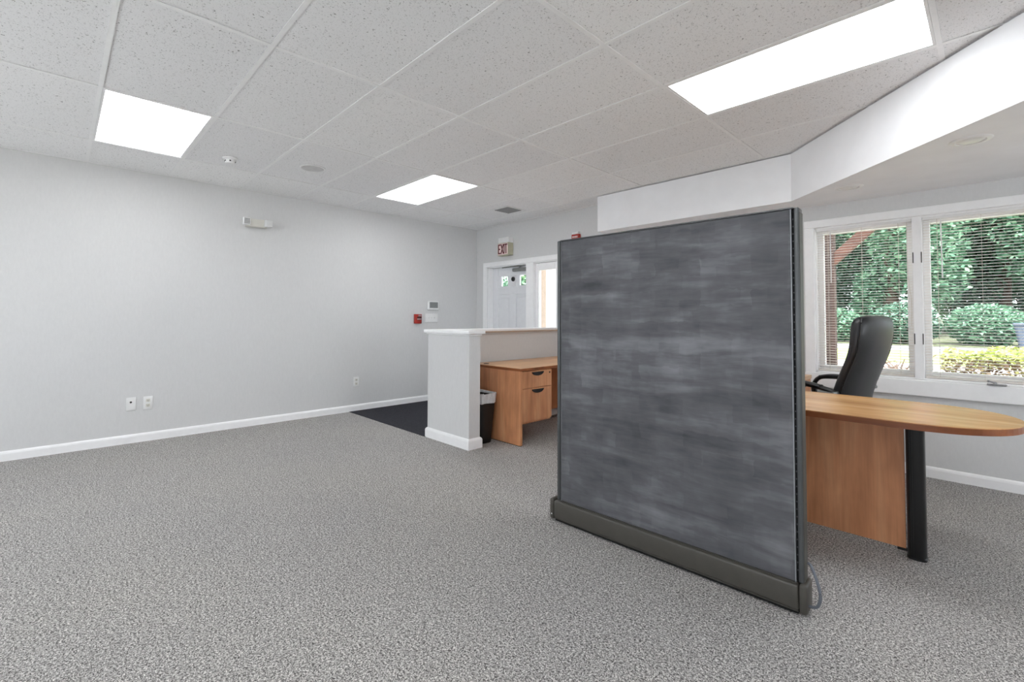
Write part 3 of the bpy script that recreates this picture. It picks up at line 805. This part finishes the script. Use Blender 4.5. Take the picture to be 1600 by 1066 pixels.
# column leg: flat-fronted rounded column with two flutes and a splayed foot
def column_ring(z, g=1.0):
    n = 24; pts = []
    for k in range(n):
        a = 2*PI*k/n; ca, sa = math.cos(a), math.sin(a)
        pts.append((-.286+math.copysign(abs(ca)**.6, ca)*.038*g, 3.118+math.copysign(abs(sa)**.6, sa)*.040*g, z))
    return pts
bm = B(); R_ = [[bm.verts.new(p) for p in column_ring(z, g)] for z, g in ((.0, 1.07), (.010, 1.07), (.013, .97), (.016, .97), (.018, 1.0), (TZ-.0325, 1.0))]
for a, b_ in zip(R_, R_[1:]):
    for k in range(24): bm.faces.new((a[k], a[(k+1) % 24], b_[(k+1) % 24], b_[k]))
bm.faces.new(R_[0]); bm.faces.new(R_[-1])
lg = obj('column_leg', bm, 'blackleg', pd, smooth=35, label='black metal column leg')
bm = B()
for x in (-.306, -.298): box(bm, x-.0015, x+.0015, 3.0765, 3.0782, .02, TZ-.034)
obj('flute', bm, 'blackleg', lg)
obj('mounting_plate', bx(-.365, -.23, 3.06, 3.17, TZ-.0345, TZ-.0325), 'black', pd)
obj('foot_bracket', bx(-.365, -.324, 3.112, 3.126, .020, .0345), 'black', pd)
obj('end_panel', bx(-1.83, -1.802, yA+.02, yB_-.02, 0, TZ-.0325), 'woodside', pd)

# drawer cabinet near the window, mostly hidden by the partition
rd = thing('drawer_cabinet', 'wooden drawer cabinet with lock between partition and window', 'cabinet', (-1.4, 4.26, 0))
obj('cabinet_top', bx(-1.70, -1.066, 4.02, 4.500, TZ-.03, TZ, .002, 1), 'woodtopy', rd)
obj('side_panel', bx(-1.69, -1.074, 4.478, 4.498, 0, TZ-.0305), 'woodside', rd)
obj('side_panel', bx(-1.69, -1.074, 4.022, 4.042, 0, TZ-.0305), 'woodside', rd)
obj('back_panel', bx(-1.69, -1.672, 4.0425, 4.4775, 0, TZ-.0305), 'woodside', rd)
pedestal(rd, -1.072, 4.044, 4.476, TZ-.031, .05, .50, .55)

# ------------------------------------------------------------------ executive chair
ch = thing('office_chair', 'black leather high-back executive chair by the window', 'chair', (-.925, 3.965, 0), math.radians(-13), local=True)
# local frame: the sitter looks along -x
prof = [  # z, x of back centre, half width (y), half depth
    (.46, .205, .20, .035), (.52, .212, .225, .044), (.60, .224, .24, .046), (.70, .243, .25, .046), (.80, .275, .252, .045),
    (.90, .314, .252, .043), (.98, .343, .25, .044), (1.06, .357, .25, .048), (1.12, .361, .248, .053), (1.17, .362, .240, .053), (1.20, .362, .224, .046), (1.218, .362, .19, .032), (1.226, .362, .12, .014)]
bm = B(); n = 40; R_ = []
for z, xc, hw_, hd in prof:
    ring = []
    for k in range(n):
        a = 2*PI*k/n; ca, sa = math.cos(a), math.sin(a)
        px = math.copysign(abs(ca)**.75, ca)*hd; py = math.copysign(abs(sa)**.5, sa)*hw_
        bow = -.035*(1-(py/.26)**2)*-1  # rear bows outwards in the middle
        ring.append(bm.verts.new((xc+px+bow, py, z)))
    R_.append(ring)
for a, b_ in zip(R_, R_[1:]):
    for k in range(n): bm.faces.new((a[k], a[(k+1) % n], b_[(k+1) % n], b_[k]))
bm.faces.new(R_[0]); bm.faces.new(R_[-1])
bk = obj('backrest', bm, 'leather', ch, smooth='all')
md = bk.modifiers.new('smooth_shape', 'SUBSURF'); md.levels = 1; md.render_levels = 1
pp = []
for z, xc, hw_, hd in prof[:-2]:
    pp.append((xc+hd*.62+.006, -hw_*.985+.004, z))
pp2 = [(x, -y, z) for x, y, z in pp][::-1]
arc = [(.357+.03, -.18, 1.208), (.39, -.09, 1.216), (.395, 0, 1.218), (.39, .09, 1.216), (.357+.03, .18, 1.208)]
obj('piping', tube(B(), curve(pp+arc+pp2, 4), .0045, 6), 'black', bk, smooth=True)
# seat cushion
bm = bx(-.14, .21, -.25, .25, .40, .50, .045, 4); obj('seat', bm, 'leather', ch, smooth='all')
# arms: padded loop each side
for s in (-1, 1):
    y = s*.295
    pts = curve([(.265, y, .722), (.24, y, .734), (.18, y, .747), (.10, y, .757), (-.02, y, .757), (-.11, y, .738), (-.145, y, .67), (-.12, y, .55), (-.03, s*.25, .42)], 6)
    ar = obj('armrest', tube(B(), pts, .021, 10, .72), 'black', ch, smooth=True)
    pad = curve([(.19, y, .754), (.10, y, .767), (-.02, y, .769), (-.10, y, .752)], 6)
    obj('arm_pad', tube(B(), pad, .028, 10, .42), 'leather', ar, smooth=True)
    obj('arm_bracket', bx(.175, .275, min(y+s*.022, y-s*.075), max(y+s*.022, y-s*.075), .706, .728, .007, 2), 'alu', ar, smooth=30)
obj('tilt_mechanism', bx(-.10, .12, -.09, .09, .355, .405, .01, 2), 'black', ch)
obj('gas_column', lathe(B(), [(0, .09), (.03, .09), (.03, .22), (.02, .22), (.02, .36), (0, .36)], (0, 0, 0), 18), 'black', ch, smooth=40)
for k in range(5):
    a = 2*PI*k/5+.803; dx, dy = math.cos(a), math.sin(a)
    lgm = tube(B(), [(dx*.02, dy*.02, .115), (dx*.16, dy*.16, .105), (dx*.30, dy*.30, .078)], [.030, .026, .018], 10, .8)
    l_ = obj('base_leg', lgm, 'black', ch, smooth=True)
    bm = B()
    for q in (-1, 1):
        tube(bm, [(dx*.30-dy*q*.010, dy*.30+dx*q*.010, .028), (dx*.30-dy*q*.026, dy*.30+dx*q*.026, .028)], .028, 14)
    tube(bm, [(dx*.30, dy*.30, .03), (dx*.30, dy*.30, .075)], .008, 8)
    obj('caster', bm, 'black', l_, smooth=35)

# ------------------------------------------------------------------ outdoors
def terr(y): return float(np.interp(y, [4.9, 5.6, 7.5, 9.5, 12, 16, 26, 60], [-.12, -.06, .34, .50, .62, .72, .95, 1.3]))
def strip(name, ys, x0, x1, mat, label, cat, dz=0):
    bm = B(); prev = None
    for y in ys:
        r = [bm.verts.new((x, y, terr(y)+dz)) for x in np.linspace(x0, x1, 10)]
        if prev:
            for k in range(9): bm.faces.new((prev[k], prev[k+1], r[k+1], r[k]))
        prev = r
    return obj(name, bm, mat, label=label, cat=cat, **ST)
obj('ground_rear', bx(-20, XR+.15, -16, YR-.17, -.2, -.12), 'bounceground', label='unseen ground behind the building, made pale to bounce light indoors', cat='ground', **ST)  # pale tone of the unseen ground lifts the light indoors
obj('ground_side', bx(XR+.17, 25, -16, YO-.01, -.2, -.12), 'bounceground', label='unseen ground beside the building, made pale to bounce light indoors', cat='ground', **ST)
strip('ground', [YO, 5.6, 7.5, 9.0, 9.6], -40, 25, 'gravel', 'pale pinkish gravel bed outside the window', 'ground')
strip('ground_lawn', [9.6, 10.5, 11.6], -40, 25, 'lawn', 'yellow-green lawn strip beyond the gravel bed', 'lawn')
strip('ground_road', [11.6, 12.2, 12.8], -40, 25, 'asphalt', 'pale grey driveway beyond the lawn', 'road')
strip('ground_woods', [12.8, 14.6, 16, 20, 26, 40, 60], -50, 40, 'soil', 'shaded woodland floor under the trees', 'ground')

# porch: post, brace, beam, roof, white column by the door
po = thing('porch_post', 'brown wooden porch post with diagonal brace outside the window', 'post', (-1.34, 6.5, terr(6.5)))
obj('post', bx(-1.395, -1.285, 6.45, 6.56, terr(6.5)-.03, 2.42), 'postwood', po)
bm = prism(B(), [(-1.285, 1.835), (-1.285, 1.985), (-.83, 2.42), (-.675, 2.42)], 6.465, 6.545, axis=1); obj('brace', bm, 'beamwood', po)
obj('trim_porch_beam', bx(-9.0, 4.5, 6.44, 6.57, 2.42, 2.62), 'beamwood', label='brown wooden porch beam above the window view', cat='beam', **ST)
colm = thing('porch_column', 'white square porch column seen through the sidelight', 'column', (-4.86, 5.5, 0))
obj('shaft', bx(-5.02, -4.70, 5.42, 5.70, terr(5.5)+.14, 2.70, .01, 1), 'white', colm)
obj('plinth', bx(-5.06, -4.66, 5.38, 5.74, terr(5.5)-.05, terr(5.5)+.14, .008, 1), 'white', colm)

rng = np.random.default_rng(11)
def leaf_mesh(name, P, size, mat, parent=None, loc=None, droop=.35, **kw):
    n = len(P); off = ORIG[parent.name] if parent is not None else Vector((0, 0, 0))
    P = P-np.array(off)
    d1 = rng.normal(size=(n, 3)); d1[:, 2] = d1[:, 2]*.35-droop; d1 /= np.linalg.norm(d1, axis=1)[:, None]
    nn = rng.normal(size=(n, 3)); nn[:, 2] = np.abs(nn[:, 2])+.6
    d2 = np.cross(d1, nn); d2 /= np.linalg.norm(d2, axis=1)[:, None]
    s = (size*rng.uniform(.6, 1.35, n))[:, None]
    V = np.stack([P-d1*s*.55, P+d2*s*.3, P+d1*s*.55, P-d2*s*.3], 1).reshape(-1, 3)
    me = bpy.data.meshes.new(name); me.vertices.add(4*n); me.vertices.foreach_set('co', V.astype(np.float32).ravel())
    me.loops.add(4*n); me.loops.foreach_set('vertex_index', np.arange(4*n, dtype=np.int32))
    me.polygons.add(n); me.polygons.foreach_set('loop_start', np.arange(0, 4*n, 4, dtype=np.int32))
    me.polygons.foreach_set('loop_total', np.full(n, 4, np.int32)); me.update(); me.validate()
    me.materials.append(M[mat]); o = bpy.data.objects.new(name, me); C.objects.link(o)
    if parent is not None: o.parent = parent
    ORIG[o.name] = off
    for k, v in kw.items(): o[k] = v
    return o

def tree(name, x, y, h, spread, mat, label, n=24000, lsize=.135, low=.10, blobs=18):
    z0 = terr(y); t = thing(name, label, 'tree', (x, y, z0), group='trees beyond the driveway')
    bm = tube(B(), [(x, y, z0-.1), (x+.08, y, z0+h*.35), (x-.05, y+.1, z0+h*.7), (x, y, z0+h*.95)], [.20, .15, .09, .02], 9)
    pts = []
    for k in range(blobs):
        f = k/(blobs-1); zz = z0+h*(low+(1-low)*f*.93)
        wid = spread*math.sin(PI*min(.98, .25+.62*(1-f)))*rng.uniform(.75, 1.1)
        a = rng.uniform(0, 2*PI); rr = wid*rng.uniform(.25, .7)
        cx, cy = x+math.cos(a)*rr, y+math.sin(a)*rr*.8
        tube(bm, [(x, y, zz-h*.08), ((x+cx)/2, (y+cy)/2, zz-h*.02), (cx, cy, zz)], [.05, .035, .012], 6)
        m_ = n//blobs
        d_ = rng.normal(size=(m_, 3)); d_ /= np.linalg.norm(d_, axis=1)[:, None]
        rad = rng.uniform(.35, 1.05, m_)[:, None]**.6
        pts.append(np.array([cx, cy, zz])+d_*rad*np.array([wid*.62, wid*.6, h*.085+.25]))
    obj('trunk', bm, 'bark', t, smooth=True)
    leaf_mesh('crown', np.concatenate(pts), lsize, mat, t, kind='stuff')

spec = [
    (-2.0, 16.5, 8.5, 2.5, 'leafa', 'broad blue-green tree filling the left window half'),
    (-4.6, 17.5, 9.0, 2.6, 'leafb', 'dark green tree behind the porch post'),
    (-3.4, 21.0, 11., 3.0, 'leafb', 'tall dark tree behind the blue-green tree in left window half'),
    (.2, 19.0, 8.0, 2.3, 'leafb', 'dark tree left of centre in the right window half'),
    (1.6, 17.0, 7.5, 2.2, 'leafa', 'blue-green tree near the right edge of the window'),
    (-.9, 23.0, 10., 2.6, 'leafc', 'pale green tree in the gap between window halves'),
    (3.9, 18.5, 9.0, 2.8, 'leafb', 'dark tree beyond the right end of the window'),
    (-7.6, 18.5, 9.5, 3.0, 'leafa', 'blue-green tree left of the window view'),
    (-11.5, 15.5, 8.0, 2.8, 'leafc', 'light green tree seen through the door panes'),
    (-15.0, 17.0, 9.0, 3.0, 'leafc', 'light green tree at the far left beyond the entrance'),
    (-19.5, 19.5, 10., 3.2, 'leafa', 'blue-green tree furthest left beyond the entrance'),
    (6.9, 20.5, 10., 3.0, 'leafa', 'blue-green tree furthest right outside'),
    (.85, 23.5, 10., 2.4, 'leafb', 'dark tree far back at the right edge of the window'),
    (-5.2, 25.5, 12., 3.0, 'leafb', 'tall dark tree far back behind the porch brace'),
]
for q in spec: tree('tree', *q)
# low brush under the trees
for k, (x, y, s_, m_) in enumerate(((-4.1, 13.6, .75, 'leafc'), (-2.75, 13.7, .7, 'leafa'), (-1.4, 13.6, .8, 'leafb'), (-.1, 13.8, .75, 'leafa'), (1.25, 13.9, .8, 'leafc'), (-5.5, 13.8, .8, 'leafa'), (2.6, 13.8, .85, 'leafb'))):
    t = thing('bush', ['bush behind the porch post on the woodland edge', 'bush on the woodland edge left of the chair back', 'bush on the woodland edge right of the chair back', 'bush on the woodland edge left in the right window half',
              'bush on the woodland edge beside the wheeled bin', 'bush on the woodland edge left of the window view', 'bush on the woodland edge right of the wheeled bin'][k], 'bush', (x, y, terr(y)), group='woodland edge bushes')
    bm = B()
    for a in range(6):
        an = a*PI/3; tube(bm, [(x, y, terr(y)-.05), (x+math.cos(an)*.2, y+math.sin(an)*.2, terr(y)+s_*.5), (x+math.cos(an)*.45, y+math.sin(an)*.4, terr(y)+s_*.95)], [.02, .014, .006], 5)
    obj('stems', bm, 'bark', t)
    d_ = rng.normal(size=(5000, 3)); d_ /= np.linalg.norm(d_, axis=1)[:, None]
    leaf_mesh('foliage', np.array([x, y, terr(y)+s_*.55])+d_*(rng.uniform(.3, 1, (5000, 1))**.5)*np.array([.66, .5, s_*.62]), .075, m_, t, kind='stuff')

# clipped hedge outside the right window half
def hedge(x0, x1, y0, y1, top, label):
    xm, ymid = (x0+x1)/2, (y0+y1)/2
    t = thing('hedge', label, 'hedge', (xm, ymid, terr(ymid)))
    bm = B()
    for k in range(26):
        x = x0+.08+(x1-x0-.16)*k/25; yy = ymid+rng.uniform(-.2, .2)
        tube(bm, [(x, yy, terr(yy)-.05), (x+rng.uniform(-.08, .08), yy+rng.uniform(-.1, .1), (terr(yy)+top)/2), (x+rng.uniform(-.12, .12), yy+rng.uniform(-.2, .2), top-.05)], [.014, .01, .004], 5)
    obj('stems', bm, 'twig', t)
    n = 11000
    P = np.stack([rng.uniform(x0, x1, n), rng.uniform(y0, y1, n), rng.uniform(0, 1, n)], 1)
    g = np.array([terr(v) for v in P[:, 1]]); P[:, 2] = g+.04+(top-g-.04)*(P[:, 2]**.45)
    P[:, 2] += .03*np.sin(P[:, 0]*7)+.02*np.sin(P[:, 0]*17+P[:, 1]*5)
    hi = P[:, 2] > top-.10
    leaf_mesh('top_growth', P[hi], .052, 'leafh', t, kind='stuff', droop=0, label='yellow-green fresh growth')
    leaf_mesh('inner_leaves', P[~hi], .045, 'leafr', t, kind='stuff', label='brownish older leaves')
hedge(-.42, 3.2, 7.1, 8.0, .86, 'low hedge with yellow-green top outside the right window half')

# leafless shrub in the gravel outside the left window half
bs = thing('bare_shrub', 'leafless twiggy shrub in the gravel behind the chair', 'shrub', (-.78, 7.3, terr(7.3)))
random.seed(9)
for k in range(16):
    a = random.uniform(0, 2*PI); l_ = random.uniform(.25, .48)
    p0 = Vector((-.82+random.uniform(-.1, .1), 7.3+random.uniform(-.1, .1), terr(7.3)-.05)); p1 = p0+Vector((math.cos(a)*l_*.4, math.sin(a)*l_*.3, l_*.8)); p2 = p1+Vector((math.cos(a+.5)*l_*.45, math.sin(a)*.1, l_*.35))
    bm = tube(B(), [p0, (p0+p1)/2+Vector((.02, 0, 0)), p1, p2], [.016, .013, .010, .005], 5)
    for j in range(6):
        q = p0.lerp(p1, random.uniform(.4, 1)); b2 = random.uniform(0, 2*PI)
        tube(bm, [q, q+Vector((math.cos(b2)*.09, math.sin(b2)*.06, .06)), q+Vector((math.cos(b2+.6)*.17, math.sin(b2)*.08, .10))], [.008, .006, .004], 4)
    obj('branch', bm, 'twig', bs)

# wheeled refuse bin on the far side of the driveway
bn = thing('wheeled_bin', 'blue-grey wheeled refuse bin across the driveway', 'refuse bin', (.52, 12.9, terr(12.9)))
zb_ = terr(12.9)
obj('body', taper(zb_+.02, zb_+.44, .17, .17, .235, .235, r=.05, cx=.52, cy=12.9), 'binblue', bn, smooth=30)
obj('lid', bx(.265, .775, 12.65, 13.16, zb_+.441, zb_+.50, .02, 2), 'binblue', bn, smooth=30)
for sx in (.36, .68):
    obj('wheel', lathe(B(), [(0, -.02), (.07, -.02), (.075, 0), (.07, .02), (0, .02)], (sx, 13.12, zb_+.075), 16, 0), 'black', bn, smooth=40)
obj('handle', tube(B(), [(.38, 13.18, zb_+.45), (.38, 13.23, zb_+.45), (.66, 13.23, zb_+.45), (.66, 13.18, zb_+.45)], .014, 8), 'binblue', bn)
